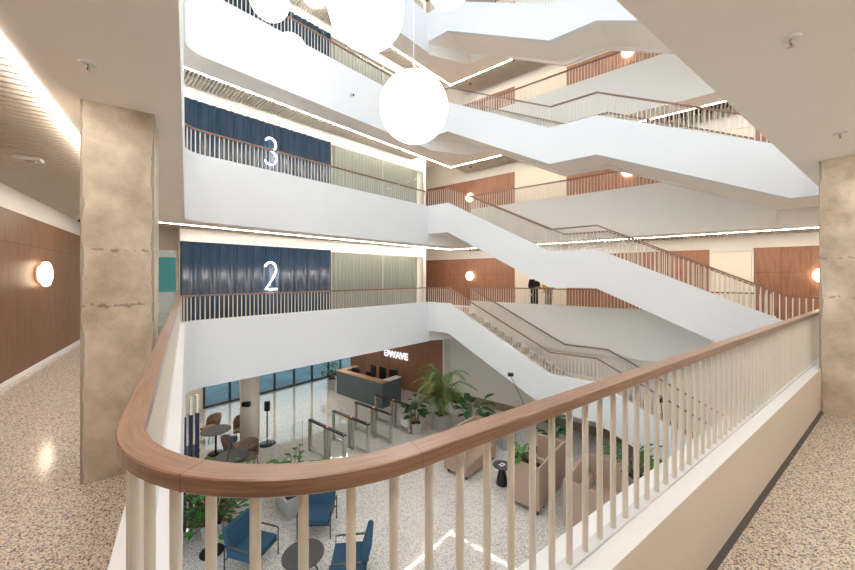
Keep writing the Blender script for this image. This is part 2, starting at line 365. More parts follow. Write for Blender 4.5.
# ---------------------------------------------------------------- railings
RAILW, RAILH = .066, .046
HP = [(-.033, 1.083), (-.033, 1.117), (-.030, 1.12), (.030, 1.12), (.033, 1.117), (.033, 1.083), (.030, 1.08), (-.030, 1.08)]
bal_me = MB().tube([(0, 0, .508), (0, 0, 1.082)], .0115, 12, caps=False).mesh('baluster', M['bar'])
bal_lo = MB().tube([(0, 0, .508), (0, 0, 1.082)], .0115, 6, caps=False)
def walk(path, step, start=.05, end=.03):
    P = [Vector(p) for p in path]; out = []; tot = 0; nxt = start; T = sum((P[i+1]-P[i]).to_2d().length for i in range(len(P)-1))
    for i in range(len(P)-1):
        l = (P[i+1]-P[i]).to_2d().length
        while nxt <= tot+l and nxt < T-end: out.append(P[i].lerp(P[i+1], (nxt-tot)/l)); nxt += step
        tot += l
    return out
bal_in = MB().tube([(0, 0, .08), (0, 0, 1.082)], .0115, 12, caps=False).mesh('baluster', M['bar'])
bal_st = MB().tube([(0, 0, .385), (0, 0, 1.082)], .0115, 12, caps=False).mesh('baluster', M['bar'])
def railing(label, path, pts, key=None, limit=100, group=None, stair=None, low=.5):
    r = empty('railing', path[0], 0, label, 'railing', group or 'wooden topped balustrades'); inv = Matrix.Translation(-Vector(path[0]))
    o = MB().sweep(path, HP, smooth=False).build('handrail', M['oak'], r); o.matrix_parent_inverse = inv; tag(o, 'brown oak handrail')
    o = MB().sweep(stair or path, [(-.022, low), (-.022, low+.009), (.022, low+.009), (.022, low)]).build('base_bar', M['barcap'], r); o.matrix_parent_inverse = inv
    if key is None: key = lambda p: p.length
    pts = sorted(pts, key=key)
    for p in pts[:limit]:
        b_ = bpy.data.objects.new('baluster', (bal_in if low < .4 else bal_st) if stair else bal_me); col.objects.link(b_); b_.parent = r; b_.matrix_parent_inverse = inv; b_.location = p
    if pts[limit:]:
        mb = MB()
        for p in pts[limit:]: mb.tube([(p.x, p.y, p.z+.508), (p.x, p.y, p.z+1.082)], .0115, 6, caps=False)
        o = mb.build('baluster', M['bar'], r); o.matrix_parent_inverse = inv; o['kind'] = 'stuff'
    return r
STEPB = .104
def loop_pts(z):
    out = []; t0 = .611
    k = -1
    tj = -.138+RN*1.008
    t = t0
    while t > tj: t -= STEPB
    first = tj-t                                                # leftover carried round the corner
    t += STEPB
    while t < (PR-PN).length-.14-.05: 
        p = W(t, .722); out.append(Vector((p.x, p.y, z))); t += STEPB
    rest = up(LOOP[1:], z)
    out += walk(rest, STEPB, STEPB - ((.611-STEPB*math.floor((.611-tj)/STEPB))-tj) - .013, .05)
    return out
for z in LEVELS:
    lv = {0: 'near railing', 4: 'railing', 8: 'railing', 12: 'railing'}[z]
    lab = {0: 'foreground railing with wide oak handrail curving round the near corner', 4: 'railing on the parapet in front of the ribbed wall with the 3',
           8: 'railing at the fourth level beside the large hanging globes', 12: 'railing along the topmost level parapet at upper edge'}[z]
    key = None if z == 0 else (lambda p: abs((Vector((p.x, p.y))-PW.lerp(PB, .5)).length))
    rl = railing(lab, up(LOOP, z), loop_pts(z), key)
    if z == 0:
        inv = Matrix.Translation(-Vector((LOOP[0].x, LOOP[0].y, 0)))
        for i in (1, 12):
            a_, b_ = LOOP[i], LOOP[i+1]; o = MB().box((a_.x, a_.y, 1.1), (.0012, .0668, .0408), math.atan2(b_.y-a_.y, b_.x-a_.x)+(0 if i > 1 else -.03)).build('handrail_joint', M['gap'], rl); o.matrix_parent_inverse = inv; o['label'] = 'dark hairline joint in the handrail'
for z in LEVELS:
    path = up([ds(S0, OB), ds(S3, OB)], z)
    railing('level railing of the rear gallery behind the stairs, %s level' % {0: 'second', 4: 'third', 8: 'fourth', 12: 'top'}[z], path, walk(path, STEPB))

# ---------------------------------------------------------------- staircases
names = {0: ('from second level down to the lobby', 'lowest'), 4: ('from third level down to the second', 'middle'), 8: ('from fourth level down to the third', 'upper'), 12: ('from top level down to the fourth', 'topmost')}
for z in LEVELS:
    zt = z
    prof_pts = [(0, z), (S0, z), (S1, z-2), (S2, z-2), (S3, z-4), (SR, z-4)]
    if z == 0: prof_pts = prof_pts[:-1] + [(S3+.3, z-4)]
    dip = [0, 0, .12, .12, 0, 0]; outer = [(*ds(s), zz) for s, zz in prof_pts]; outs = [(*ds(s), zz-dp) for (s, zz), dp in zip(prof_pts, dip)]
    st = empty('staircase', (*ds(S0), z-4), 0, '%s white ribbon staircase with mid landing, %s' % (names[z][1], names[z][0]), 'staircase', 'atrium staircases')
    inv = Matrix.Translation(-Vector((*ds(S0), z-4)))
    def P_(o): o.matrix_parent_inverse = inv; return o
    zb = -.67
    P_(MB().sweep(outs, [(-.1, zb), (-.1, .5), (.1, .5), (.1, zb)], [0, 1, 2, 0]).build('stringer', [M['fascia'], M['sill'], M['kerb']], st))
    inn = [(*ds(s, OB-.16), zz) for s, zz in prof_pts[1:5]]; ins = [(*ds(s, OB-.16), zz-dp) for (s, zz), dp in zip(prof_pts[1:5], dip[1:5])]
    P_(MB().sweep(ins, [(-.05, zb), (-.05, .2), (.05, .2), (.05, zb)], [2, 1, 2, 0]).build('stringer', [M['fascia'], M['sill'], M['kerb']], st))
    mid = [(*ds(s), zz) for s, zz in prof_pts[1:5]]
    P_(MB().sweep(mid, [(.1, zb), (.1, -.22), (OB-.2, -.22), (OB-.2, zb)], [0, 0, 0, 0]).build('flight_underside', [M['soffit']], st))
    ang = math.atan2(D.y, D.x); wd = OB-.3-.01
    for base, zz in ((S0, z), (S2, z-2)):
        for i in range(12 if base == S0 else 11):
            zz_ = zz-(i+1)*2/12; s = base+.333+(i+.5)*4/12; c = ds(s, .1+wd/2)
            P_(MB().box((c.x, c.y, zz_-.11), (4/12+.012, wd, .22), ang).build('step', M['step'], st))
    c = ds(S0+.16, .1+wd/2); P_(MB().box((c.x, c.y, z-.11), (.35, wd, .219), ang).build('landing', M['step'], st))
    c = ds((S1+S2)/2+.16, .1+wd/2); P_(MB().box((c.x, c.y, z-2-.115), (S2-S1+.34, wd, .23), ang).build('landing', M['step'], st))
    railing('outer oak topped railing on the %s staircase, facing the atrium' % names[z][1], outer, walk(outer, STEPB), stair=outs)
    railing('inner oak topped railing on the %s staircase, beside the rear gallery' % names[z][1], inn, walk(inn, STEPB), stair=ins, low=.2)

# ---------------------------------------------------------------- walls of each level
Z0, WT = 0, 2.5
DBw = Vector((.702, .712)).normalized(); NBw = Vector((-DBw.y, DBw.x)); BL0 = Vector((-6.8, 9.35)); KB1, KB2 = 4.56, 9.46
def bl(k, o=0.0): return BL0 + DBw*k + NBw*o
for z in LEVELS:
    lab = {0: 'second', 4: 'third', 8: 'fourth', 12: 'top'}[z]
    # navy ribbed cladding
    mb = MB(); n = 320; prev = None; rng = random.Random(3)
    prof = []
    for i in range(n+1):
        k = KB1*i/n; ph = k/.23; f = ph % 1
        o = .05*abs(math.sin(PI*ph))**.7 + .012*math.sin(PI*3*ph) + .006*math.sin(k*7.3)
        prof.append((k, -.02-o, .55 if z == 0 else .55))
    b0 = mb.add([(*bl(k, o), z) for k, o, _ in prof]); zt_ = z+WT+ (0.04 if z == 0 else .02)
    b1 = mb.add([(*bl(k, o), zt_) for k, o, _ in prof]); bk0 = mb.add([(*bl(0, .02), z), (*bl(KB1, .02), z)]); bk1 = mb.add([(*bl(0, .02), zt_), (*bl(KB1, .02), zt_)])
    for i in range(n): mb.face((b0+i, b0+i+1, b1+i+1, b1+i), 0, None, True)
    mb.face([b1+i for i in range(n+1)]+[bk1+1, bk1], 0); mb.face((bk0, b0, b1, bk1)); mb.face((b0+n, bk0+1, bk1+1, b1+n)); mb.face((bk0+1, bk0, bk1, bk1+1))
    tag(mb.build('wall_cladding', M['navy']), 'glossy navy blue vertically ribbed wall cladding on the %s level' % lab, 'wall cladding', 'navy ribbed wall claddings')
    # wall behind and above
    mb = MB(); mb.slabwall(bl(0, .02), bl(KB1, .02), z, z+3.7, .2, zu=z); mb.slabwall(bl(KB1, .0), bl(KB2, .0), z+2.54, z+3.7, .2, zu=z)
    e = bl(0, .02); mb.slabwall(e+V*3.4, e, z, z+3.7, .15)
    mb.slabwall(bl(KB2, 6), bl(KB2, 0), z, z+3.7, .12)
    struct(mb.build('wall_left', M['beige']))
    # glazed room front
    g = empty('glass_partition', (*bl(KB1), z), 0, 'floor to ceiling glass room front beside navy cladding, %s level' % lab, 'glass partition', 'glass room fronts')
    inv = Matrix.Translation(-Vector((*bl(KB1), z)))
    def Q_(o): o.matrix_parent_inverse = inv; return o
    mb = MB()
    for k in (KB1+.02, KB1+2.45, KB2-.05):
        c = bl(k, .03); mb.box((c.x, c.y, z+1.27), (.04, .06, 2.54), math.atan2(DBw.y, DBw.x))
    for zz in (.03, 2.51):
        c = bl((KB1+KB2)/2, .03); mb.box((c.x, c.y, z+zz), (KB2-KB1, .06, .05), math.atan2(DBw.y, DBw.x))
    Q_(mb.build('frame', M['bar'], g))
    for a_, b_ in ((KB1+.04, KB1+2.43), (KB1+2.47, KB2-.07)):
        c = bl((a_+b_)/2, .03); Q_(MB().box((c.x, c.y, z+1.27), (b_-a_, .012, 2.44), math.atan2(DBw.y, DBw.x)).build('pane', M['glassg'], g))
    mb = MB(); n = 200; prof = [(KB1+.1+(KB2-KB1-.3)*i/n, .32+.045*math.sin(i*.9)) for i in range(n+1)]
    b0 = mb.add([(*bl(k, o), z+.04) for k, o in prof]); b1 = mb.add([(*bl(k, o), z+2.6) for k, o in prof])
    for i in range(n): mb.face((b0+i, b0+i+1, b1+i+1, b1+i), 0, None, True)
    o = mb.build('curtain', M['curtain']); md = o.modifiers.new('thick', 'SOLIDIFY'); md.thickness = .004
    tag(o, 'pale green grey pleated curtain behind the %s level glass' % lab, 'curtain', 'curtains behind glass room fronts')
    c = bl((KB1+KB2)/2, 1.2); area('room_fill_light', (c.x, c.y, z+2.7), (0, 0, math.atan2(DBw.y, DBw.x)), 4.2, 1.2, 60, (1, .9, .75))  # light added inside the otherwise dark glass room
    c = bl((KB1+KB2)/2, .17); area('curtain_fill_light', (c.x, c.y, z+2.62), (math.radians(0), 0, math.atan2(DBw.y, DBw.x)), 4.2, .08, 26, (1, .92, .8))  # second added light, over the curtain top; no cove is built
    # rear wall with veneer blocks and cream recesses
    mb = MB(); mb.slabwall(bl(KB2, 6.2), bw(-5), z, z+3.7, .2); mb.slabwall(bw(-5), bw(19), z, z+3.7, .2, zu=z); struct(mb.build('wall_back', M['beige']))
    for a_, b_ in ((-3.1, 2.17), (4.52, 9.2), (10.27, 18.5)):
        mb = MB(); d_ = -.035
        A = ds(a_, wo+d_); B = ds(b_, wo+d_); mb.slabwall(A, B, z+.06, z+WT-.02, .034, 0, zu=z)
        struct(mb.build('wall_back', M['veneer2']))
    mb = MB(); mb.slabwall(ds(2.17, wo-.02), ds(4.52, wo-.02), z+.06, z+2.5, .02, zu=z); struct(mb.build('wall_back', M['cream']))
    mb = MB(); mb.slabwall(ds(-4.9, wo-.045), ds(18.9, wo-.045), z, z+.07, .045); struct(mb.build('baseboard_back', M['sill']))
    # cream service door in the rear wall
    d = empty('door_1', (*ds(9.735, wo-.02), z)); d['kind'] = 'structure'; inv = Matrix.Translation(-Vector((*ds(9.735, wo-.02), z))); ang = math.atan2(D.y, D.x)
    mb = MB(); c = ds(9.735, wo-.03); mb.box((c.x, c.y, z+1.2), (.98, .05, 2.36), ang); Q_(mb.build('door_leaf', M['cream'], d))
    mb = MB()
    for s in (9.215, 10.255): c = ds(s, wo-.04); mb.box((c.x, c.y, z+1.22), (.05, .08, 2.44), ang)
    c = ds(9.735, wo-.04); mb.box((c.x, c.y, z+2.42), (1.09, .08, .05), ang); Q_(mb.build('door_frame', M['beige'], d))
# second level: left wall with veneer
mb = MB(); mb.slabwall(W(-2.21, 13.1), W(-2.21, -3), 0, 3.7, -.2); struct(mb.build('wall_left', M['beige']))
mb = MB(); a_, b_ = W(-2.17, -3), W(-2.17, 13.1); mb.slabwall(a_, b_, .07, WT+.03, .04, zu=0); struct(mb.build('wall_left', M['veneer']))
mb = MB(); mb.slabwall(W(-2.16, -3), W(-2.16, 13.1), 0, .07, .05); struct(mb.build('baseboard_left', M['sill']))
mb = MB(); mb.slabwall(W(15.5, -2.2), W(-2.4, -2.2), 0, 3.7, .2); struct(mb.build('wall_near', M['beige']))
slats(W(-.86, qn-.03), U, 15, -V, 2.1, 2.88)
# glazed door at the far end of the left corridor, daylight room behind
E0, E1 = W(-2.2, 13.2), W(-.32, 13.2)
mb = MB(); mb.slabwall(E0, E1, 2.45, 3.7, .15); struct(mb.build('wall_end', M['beige']))
d = empty('door_2', (*W(-.9, 13.2), 0)); d['kind'] = 'structure'; inv = Matrix.Translation(-Vector((*W(-.9, 13.2), 0)))
mb = MB(); au = math.atan2(U.y, U.x)
for p in (-2.15, -1.25, -.36): c = W(p, 13.22); mb.box((c.x, c.y, 1.22), (.06, .08, 2.44), au)
c = W(-1.25, 13.22); mb.box((c.x, c.y, 2.42), (1.85, .08, .06), au); mb.box((c.x, c.y, .03), (1.85, .08, .06), au); Q_(mb.build('door_frame', M['cream'], d))
for p in (-1.7, -.8): c = W(p, 13.22); Q_(MB().box((c.x, c.y, 1.22), (.84, .012, 2.34), au).build('pane', M['glass'], d))
c = W(-1.19, 13.14); Q_(MB().box((c.x, c.y, 1.1), (.04, .05, .16), au).build('door_handle', M['black'], d))
mb = MB()
c = W(-1.4, 18.6)
mb.slabwall(W(-4.2, 18.6), W(1.0, 18.6), 0, .9, .1); mb.slabwall(W(-4.2, 18.6), W(1.0, 18.6), 2.4, 3.7, .1); struct(mb.build('wall_far_room', M['beige']))
mb = MB(); c = W(-1.6, 18.6); mb.box((c.x, c.y, 1.65), (5.2, .03, 1.5), au); wo_ = mb.build('window_1', mat('window_glass_tinted', (.05, .14, .12), .02, trans=1, ior=1.1)); struct(wo_)
# a plant in that room
# ---------------------------------------------------------------- concrete columns (camera's level)
def column(p0, q0, p1, q1, label, z0=0, z1=2.88):
    mb = MB(); P = [W(p0, q0), W(p1, q0), W(p1, q1), W(p0, q1)]
    for i in range(4):
        a, b_ = P[i], P[(i+1) % 4]; k = mb.add([(*a, z0), (*b_, z0), (*b_, z1), (*a, z1)]); mb.face((k, k+1, k+2, k+3), 0, [(0, z0), (1, z0), (1, z1), (0, z1)])
    k = mb.add([(*p, z1) for p in P]); mb.face((k, k+1, k+2, k+3)); k = mb.add([(*p, z0) for p in P]); mb.face((k+3, k+2, k+1, k))
    return tag(mb.build('concrete_column', M['concrete']), label, 'column', 'square concrete columns')
column(-.68, 3.56, -.25, 4.05, 'raw concrete column beside the left corridor light strip')
column(5.92, .12, 6.4, .64, 'raw concrete column at the right edge by the railing end')

# ---------------------------------------------------------------- lobby shell
abd0 = math.atan2(DB.y, DB.x)
mb = MB(); mb.prism([fa-V*20, W(15.5, -3), W(15.5, 8), ds(19, LBWq), ds(-6.6, LBWq), fb, fa], FL-.2, FL); struct(mb.build('floor', M['terr2']))
mb = MB(); c = fa.lerp(fb, .5)+nF*14.2; mb.box((c.x, c.y, FL-.25), (40, 28, .1), math.atan2(dF.y, dF.x)); o = mb.build('ground', M['teal']); struct(o)
for i, (x_, y_) in enumerate(((-7.6, 11.6), (-6.0, 13.6), (-4.0, 15.6))):  # fixtures and lights added under the lobby soffit to raise the fill
    lx = empty('added_ceiling_light', (x_, y_, -1.14), abd0, 'linear fill light added over the lobby, %s' % ('nearest the cafe tables', 'second from the cafe tables', 'third from the cafe tables')[i], 'ceiling light', 'added lobby fill lights')
    MB().box((0, 0, 0), (1.6, .12, .04)).build('housing', M['plast'], lx); MB().box((0, 0, -.022), (1.54, .08, .01)).build('diffuser', M['led2'], lx)
    area('lobby_fill_light', (x_, y_, -1.2), (0, 0, abd0), 1.5, .3, 16, (1, .88, .72))
# rear lobby walls: beige return and veneer wall with the sign
LBW = OB+.06
mb = MB(); mb.slabwall(ds(-.1, LBW), ds(19, LBW), FL, -1.1, .2); struct(mb.build('wall_back', M['beige']))
mb = MB(); mb.slabwall(ds(-.1, LBW-.5), ds(-.1, LBW), FL, -1.1, .12); struct(mb.build('wall_back', M['beige']))
mb = MB(); mb.slabwall(ds(-6.6, LBW-.52), ds(-.16, LBW-.52), FL, -1.1, .1, zu=FL); struct(mb.build('wall_back', M['veneer2']))
mb = MB(); mb.slabwall(ds(-.06, LBW-.03), ds(10.2, LBW-.03), FL, FL+.3, .03); struct(mb.build('baseboard_back', mat('stone_skirting', srgb(150, 132, 112), .5)))
# facade glazing
g = empty('window_2', (*fa, FL)); g['kind'] = 'structure'; inv = Matrix.Translation(-Vector((*fa, FL))); Lf = (fb-fa).length; angf = math.atan2(dF.y, dF.x); ks = [1.75+i*1.0 for i in range(int((Lf-1.75)/1.0)+1)] + [Lf]
for k0, k1 in zip(ks[:-1], ks[1:]):
    c = fa+dF*((k0+k1)/2); Q_(MB().box((c.x, c.y, (FL-1.12)/2), (k1-k0-.06, .02, 2.78), angf).build('pane', M['glasst'], g))
for k in ks: c = fa+dF*k; Q_(MB().box((c.x, c.y, (FL-1.12)/2), (.07, .12, 2.88), angf).build('mullion', M['mullion'], g))
mb = MB(); c = fa+dF*((1.75+Lf)/2); mb.box((c.x, c.y, FL+.04), (Lf-1.75, .14, .08), angf); Q_(mb.build('window_frame', M['mullion'], g))
mb = MB(); mb.slabwall(fa, fa+dF*1.72, FL, -1.1, .2); mb.slabwall(fa-W(1, 7).normalized()*0+V*-9, fa, FL, -1.1, .2); struct(mb.build('wall_left', M['beige']))
mb = MB(); mb.lathe([(.285, 0), (.285, 2.88)], (-5.75, 11.0, FL), 40); o = mb.build('round_column', M['kerb']); tag(o, 'smooth round cream column between cafe tables and black floor stand', 'column')
o = MB().box((-5.70, 10.69, FL+1.55), (.24, .14, .15), .0).build('wall_speaker', M['black'], None, .03); tag(o, 'small black box fixed on the round cream column', 'speaker')
# blue fins below the rounded far corner
for i in range(5):
    c = Vector((-5.46, 7.22)) + Vector((.062, .125))*i*.967
    f = empty('partition_fin', (c.x, c.y, FL), angf, '%s tall navy partition fin with pale upper post, counted from the camera' % ('first', 'second', 'third', 'fourth', 'fifth')[i], 'partition fin', 'navy fins in the lobby')
    MB().box((0, 0, 1.24), (.05, .14, 2.48)).build('fin', M['navyfin'], f); MB().box((0, 0, 2.68), (.05, .07, .4)).build('upper_post', M['beige'], f)

# ---------------------------------------------------------------- lamps
def pendant(x, y, z, d, label):
    r = empty('globe_pendant', (x, y, z), 0, label, 'pendant lamp', 'hanging white globe lamps')
    mb = MB(); n = 28; mb.lathe([(max(.001, d/2*math.sin(PI*i/n)), -d/2*math.cos(PI*i/n)) for i in range(n+1)], (0, 0, 0), 48); mb.build('globe', M['globe'], r)
    MB().lathe([(.05, 0), (.05, .06), (.01, .09)], (0, 0, d/2-.01), 20).build('cap', M['plast'], r)
    MB().tube([(0, 0, d/2+.05), (0, 0, 17.2-z)], .006, 6).build('cord', M['plast'], r)
pendant(-.24, 6.0, 4.53, 1.2, 'lowest big white globe lamp hanging over the atrium centre')
pendant(-.98, 5.45, 5.85, 1.2, 'big white globe lamp cut by the top edge, upper left of the lowest globe')
pendant(-3.53, 8.8, 7.40, .8, 'small white globe lamp left, in front of the fourth level parapet')
pendant(-3.42, 7.35, 7.54, .8, 'small white globe lamp at top left edge over the navy ribs')
pendant(-3.8, 11.4, 11.05, .8, 'farthest small white globe lamp peeking in at the top edge')
pendant(.56, 9.3, 9.58, 1.2, 'white globe lamp at top edge before the topmost stair')
def beams():
    mb = MB()
    for i in range(-6, 8):
        c = W(i*1.5+5, 6); mb.box((c.x, c.y, 17.4), (.08, 16, .25), math.atan2(U.y, U.x))
    return struct(mb.build('roof_beams', M['fascia']))
beams()
def sconce(x, y, z, ang, label):
    r = empty('wall_sconce', (x, y, z), ang, label, 'wall lamp', 'round glowing wall sconces')     # local -Y faces into the room
    def disc(prof, name, m):
        mb = MB(); n = 32; rings = [mb.add([(rr_*math.cos(2*PI*k/n), -yy, rr_*math.sin(2*PI*k/n)) for k in range(n)]) for rr_, yy in prof]
        for i in range(len(rings)-1):
            for k in range(n): mb.face((rings[i]+k, rings[i]+(k+1) % n, rings[i+1]+(k+1) % n, rings[i+1]+k), 0, None, True)
        mb.face([rings[-1]+k for k in range(n)]); mb.face([rings[0]+k for k in reversed(range(n))]); return mb.build(name, m, r)
    disc([(.15, 0), (.15, .06)], 'back_plate', M['plast'])
    disc([(.17, .06), (.205, .07), (.22, .10), (.205, .13), (.15, .15), (.06, .16)], 'diffuser', M['sconce'])
c = W(-2.17, 5.35)
aL = math.atan2(V.y, V.x)                        # left wall: room side is +U
sx_, sy_ = -1.128, 1.0
for q, lab in ((8.62, 'round glowing sconce on the left corridor veneer wall'), ):
    c = W(-2.165, q); sconce(c.x, c.y, 1.60, math.atan2(U.y, U.x)+PI/2, lab)
for z, s, lab in ((0, -.21, 'round sconce on the rear veneer wall of the second level'), (4, -.21, 'round sconce on the rear veneer wall of the third level, left part'),
                  (0, 11.75, 'round sconce at the right edge beside the concrete column'), (4, 6.8, 'round sconce on third level rear wall just under the upper staircase'),
                  (8, 6.8, 'round sconce on fourth level rear wall under the topmost stair'), (8, -.21, 'round sconce on fourth level rear wall at far left')):
    c = ds(s, wo-.036); sconce(c.x, c.y, z+1.6 + (.55 if (z == 8 and s > 5) else 0), math.atan2(D.y, D.x), lab)
# neon digits on the navy cladding
def digit(ch, pts, z):
    k0 = 2.36; w_ = .40; h_ = .86; path = []
    for (a_, b_) in pts:
        p = bl(k0+(a_-.5)*w_, -.13); path.append((p.x, p.y, z+1.16+b_*h_))
    mb = MB(); mb.tube(path, .023, 8); o = mb.build('neon_digit', M['neon']); 
    tag(o, 'glowing white neon numeral %s mounted on navy ribbed cladding' % {'2': 'two', '3': 'three, of the third level,'}[ch], 'neon numeral', 'level numerals')
two = [(.5-.44*math.cos(a)*1.0, .76+.24*math.sin(a)) for a in [math.radians(x) for x in range(20, 185, 12)]] + [(.93, .68), (.86, .58), (.7, .42), (.4, .18), (.12, .0)] + [(.5, 0), (1.0, 0)]
digit('2', two, 0)
three = [(.5+.42*math.cos(math.radians(x)), .765+.235*math.sin(math.radians(x))) for x in range(150, -76, -15)] + [(.45, .53), (.60, .515)] + [(.48+.48*math.cos(math.radians(x)), .265+.265*math.sin(math.radians(x))) for x in range(75, -151, -15)]
digit('3', three, 4)
# ceiling fittings
def sprinkler(x, y, z, label):
    r = empty('sprinkler', (x, y, z), 0, label, 'sprinkler', 'ceiling sprinkler heads')
    MB().lathe([(.045, 0), (.045, -.004), (.03, -.01)], (0, 0, 0), 20).build('rosette', M['plast'], r)
    mb = MB(); mb.tube([(0, 0, -.008), (0, 0, -.03)], .008, 8); mb.lathe([(.004, -.048), (.014, -.05), (.014, -.052)], (0, 0, 0), 12)
    for sx in (-1, 1): mb.tube([(sx*.006, 0, -.02), (sx*.012, 0, -.035), (sx*.004, 0, -.05)], .002, 6)
    hd_ = mb.build('head', M['steel'], r); MB().tube([(0, 0, -.028), (0, 0, -.047)], .0035, 6).build('bulb', M['red'], hd_)
sprinkler(-2.11, 2.11, 2.88, 'sprinkler head on the plain soffit left of the atrium')
sprinkler(2.02, 1.89, 2.88, 'sprinkler head on the right soffit near the top edge')
sprinkler(3.81, 3.14, 2.88, 'sprinkler head on the right soffit above the concrete column')
r = empty('smoke_detector', (-4.43, 3.77, 2.88), .6, 'flat white detector under the slatted ceiling', 'smoke detector'); MB().box((0, 0, -.02), (.22, .12, .04)).build('housing', M['plast'], r, .008); MB().box((.02, 0, -.045), (.08, .05, .012)).build('lens', M['steel'], r, .004)
def cctv(x, y, z, label):
    r = empty('security_camera', (x, y, z), .6, label, 'security camera'); MB().tube([(0, 0, 0), (0, 0, -.06)], .03, 12).build('bracket', M['plast'], r)
    MB().tube([(0, 0, -.09), (.04, -.09, -.12)], .045, 14).build('body', M['plast'], r); MB().tube([(.04, -.09, -.12), (.045, -.1, -.124)], .035, 14).build('lens', M['black'], r)
cctv(-7.55, 7.35, 2.88, 'small security camera under the left corridor ceiling')
cp = PB - DB*3.9 - NB*.16; cctv(cp.x, cp.y, 7.68, 'small security camera on the fourth level white parapet')
for z, s in ((4, .3), (8, .3), (12, .3)):
    c = ds(s, wo-.9); o = MB().lathe([(.05, 0), (.05, -.05), (.03, -.08)], (c.x, c.y, z-1.12), 16).build('fire_beacon', M['red'])
    tag(o, 'red fire beacon under the slatted ceiling above the %s level rear gallery' % {4: 'second', 8: 'third', 12: 'fourth'}[z], 'fire beacon', 'red ceiling beacons')

# ---------------------------------------------------------------- lobby furniture
def rbox(mb, c, size, rot=0, m=0): return mb.box(c, size, rot, m)
def armchair(x, y, rz, label):                     # local -Y is the front
    r = empty('armchair', (x, y, FL), rz, label, 'armchair', 'blue lounge armchairs')
    MB().box((0, -.02, .36), (.64, .62, .13)).build('seat', M['bluefab'], r, .03)
    MM_ = Matrix.Rotation(math.radians(-16), 3, 'X'); MB().box((0, .30, .60), (.64, .11, .46), M=MM_).build('backrest', M['bluefab'], r, .035)
    for s in (-1, 1):
        X = s*.345
        MB().tube([(X, -.32, 0), (X, -.32, .53), (X, .30, .53), (X, .30, 0)], .012, 8).build('side_frame', M['black'], r)
        MB().box((X, -.02, .545), (.035, .5, .015)).build('armrest', M['tabletop'], r, .004)
    mb = MB(); mb.tube([(-.345, -.30, .28), (.345, -.30, .28)], .011, 8); mb.tube([(-.345, .29, .28), (.345, .29, .28)], .011, 8); mb.build('cross_bar', M['black'], r)
armchair(-3.40, 6.58, math.radians(90-16), 'blue armchair at left in front of the big leafy plant')
armchair(-2.42, 7.50, math.radians(3), 'blue armchair behind the oval dark coffee table, facing the camera')
armchair(-1.42, 6.28, math.radians(-84), 'blue armchair right of the coffee table, seen from its back')
r = empty('coffee_table', (-2.31, 6.32, FL), 0, 'round charcoal coffee table between the blue armchairs', 'coffee table')
MB().lathe([(.36, .385), (.375, .39), (.375, .405), (.37, .41)], n=40).build('table_top', M['darktop'], r)
for k in range(3):
    a = k*2*PI/3+.5; MB().tube([(.12*math.cos(a), .12*math.sin(a), .385), (.26*math.cos(a), .26*math.sin(a), 0)], .012, 8).build('leg', M['black'], r)
def sofa(x, y, ang, L_, Dp, label, pillow=True):
    # origin: centre of the footprint; local +X along the length, local -Y is the open front
    r = empty('sofa', (x, y, FL), ang, label, 'sofa', 'beige high backed sofas')
    H = 1.12; t_ = .07
    MB().box((0, Dp/2-t_/2, .12+(H-.12)/2), (L_, t_, H-.12)).build('backrest', M['sofafab'], r, .012)
    for s in (-1, 1): MB().box((s*(L_/2-t_/2), -.02, .12+(H-.12)/2), (t_, Dp-.12, H-.12)).build('side_panel', M['sofafab'], r, .012)
    MB().box((0, -.04, .21), (L_-2*t_, Dp-.1, .18)).build('base', M['sofafab'], r, .01)
    for k in (-1, 1): MB().box((k*(L_/2-t_)/2, -.07, .37), ((L_-2*t_)/2-.01, Dp-.18, .15)).build('seat_cushion', M['sofafab'], r, .03)
    MB().box((0, Dp/2-t_-.08, .56), (L_-2*t_-.02, .14, .26)).build('back_cushion', M['sofafab'], r, .03)
    for sx in (-1, 1):
        for sy in (-1, 1): MB().box((sx*(L_/2-.1), sy*(Dp/2-.1), .06), (.04, .04, .12)).build('leg', M['black'], r)
    if pillow:
        MB().box((-(L_/2-.26), .02, .62), (.13, .42, .36), M=Matrix.Rotation(math.radians(18), 3, 'Y')).build('cushion', M['sofafab'], r, .05)
    return r
bd = Vector((.655, .756)).normalized(); bn = Vector((bd.y, -bd.x)); abd = math.atan2(bd.y, bd.x)
def at2(o, a_, b_): return o + bd*a_ + bn*b_
c = at2(Vector((1.07, 9.18)), .8, -.4); sofa(c.x, c.y, abd, 1.6, .82, 'beige high backed sofa nearest the palm, its back to the turnstiles', False)
c = at2(Vector((2.56, 7.86)), .45+.65, -.38); sofa(c.x, c.y, abd+PI, 1.30, .80, 'beige sofa with planter end, facing the little black table', False)
c = at2(Vector((2.96, 7.43)), .80, .42); sofa(c.x, c.y, abd, 1.6, .85, 'rightmost beige high sided sofa holding a cushion')
c = at2(Vector((2.56, 7.86)), .225, -.38); pb = empty('planter_box', (c.x, c.y, FL), abd, 'beige upholstered planter box joined to the sofa end', 'planter')
mb = MB()
for s in (-1, 1): mb.box((s*.195, 0, .62), (.04, .8, 1.0)); mb.box((0, s*.38, .62), (.35, .04, 1.0))
mb.box((0, 0, .14), (.4, .76, .04)); mb.build('box', M['sofafab'], pb); MB().box((0, 0, 1.0), (.35, .72, .04)).build('soil', M['soil'], pb)
for sx in (-1, 1):
    for sy in (-1, 1): MB().box((sx*.16, sy*.34, .06), (.04, .04, .12)).build('leg', M['black'], pb)
r = empty('side_table', (2.0, 9.12, FL), 0, 'small round black side table with cone base between the sofas', 'side table')
MB().lathe([(.15, 0), (.16, .01), (.13, .2), (.07, .44), (.05, .49)], n=32).build('base', M['black'], r); MB().lathe([(.235, .49), (.24, .495), (.24, .51), (.235, .515)], n=40).build('table_top', M['darktop'], r)
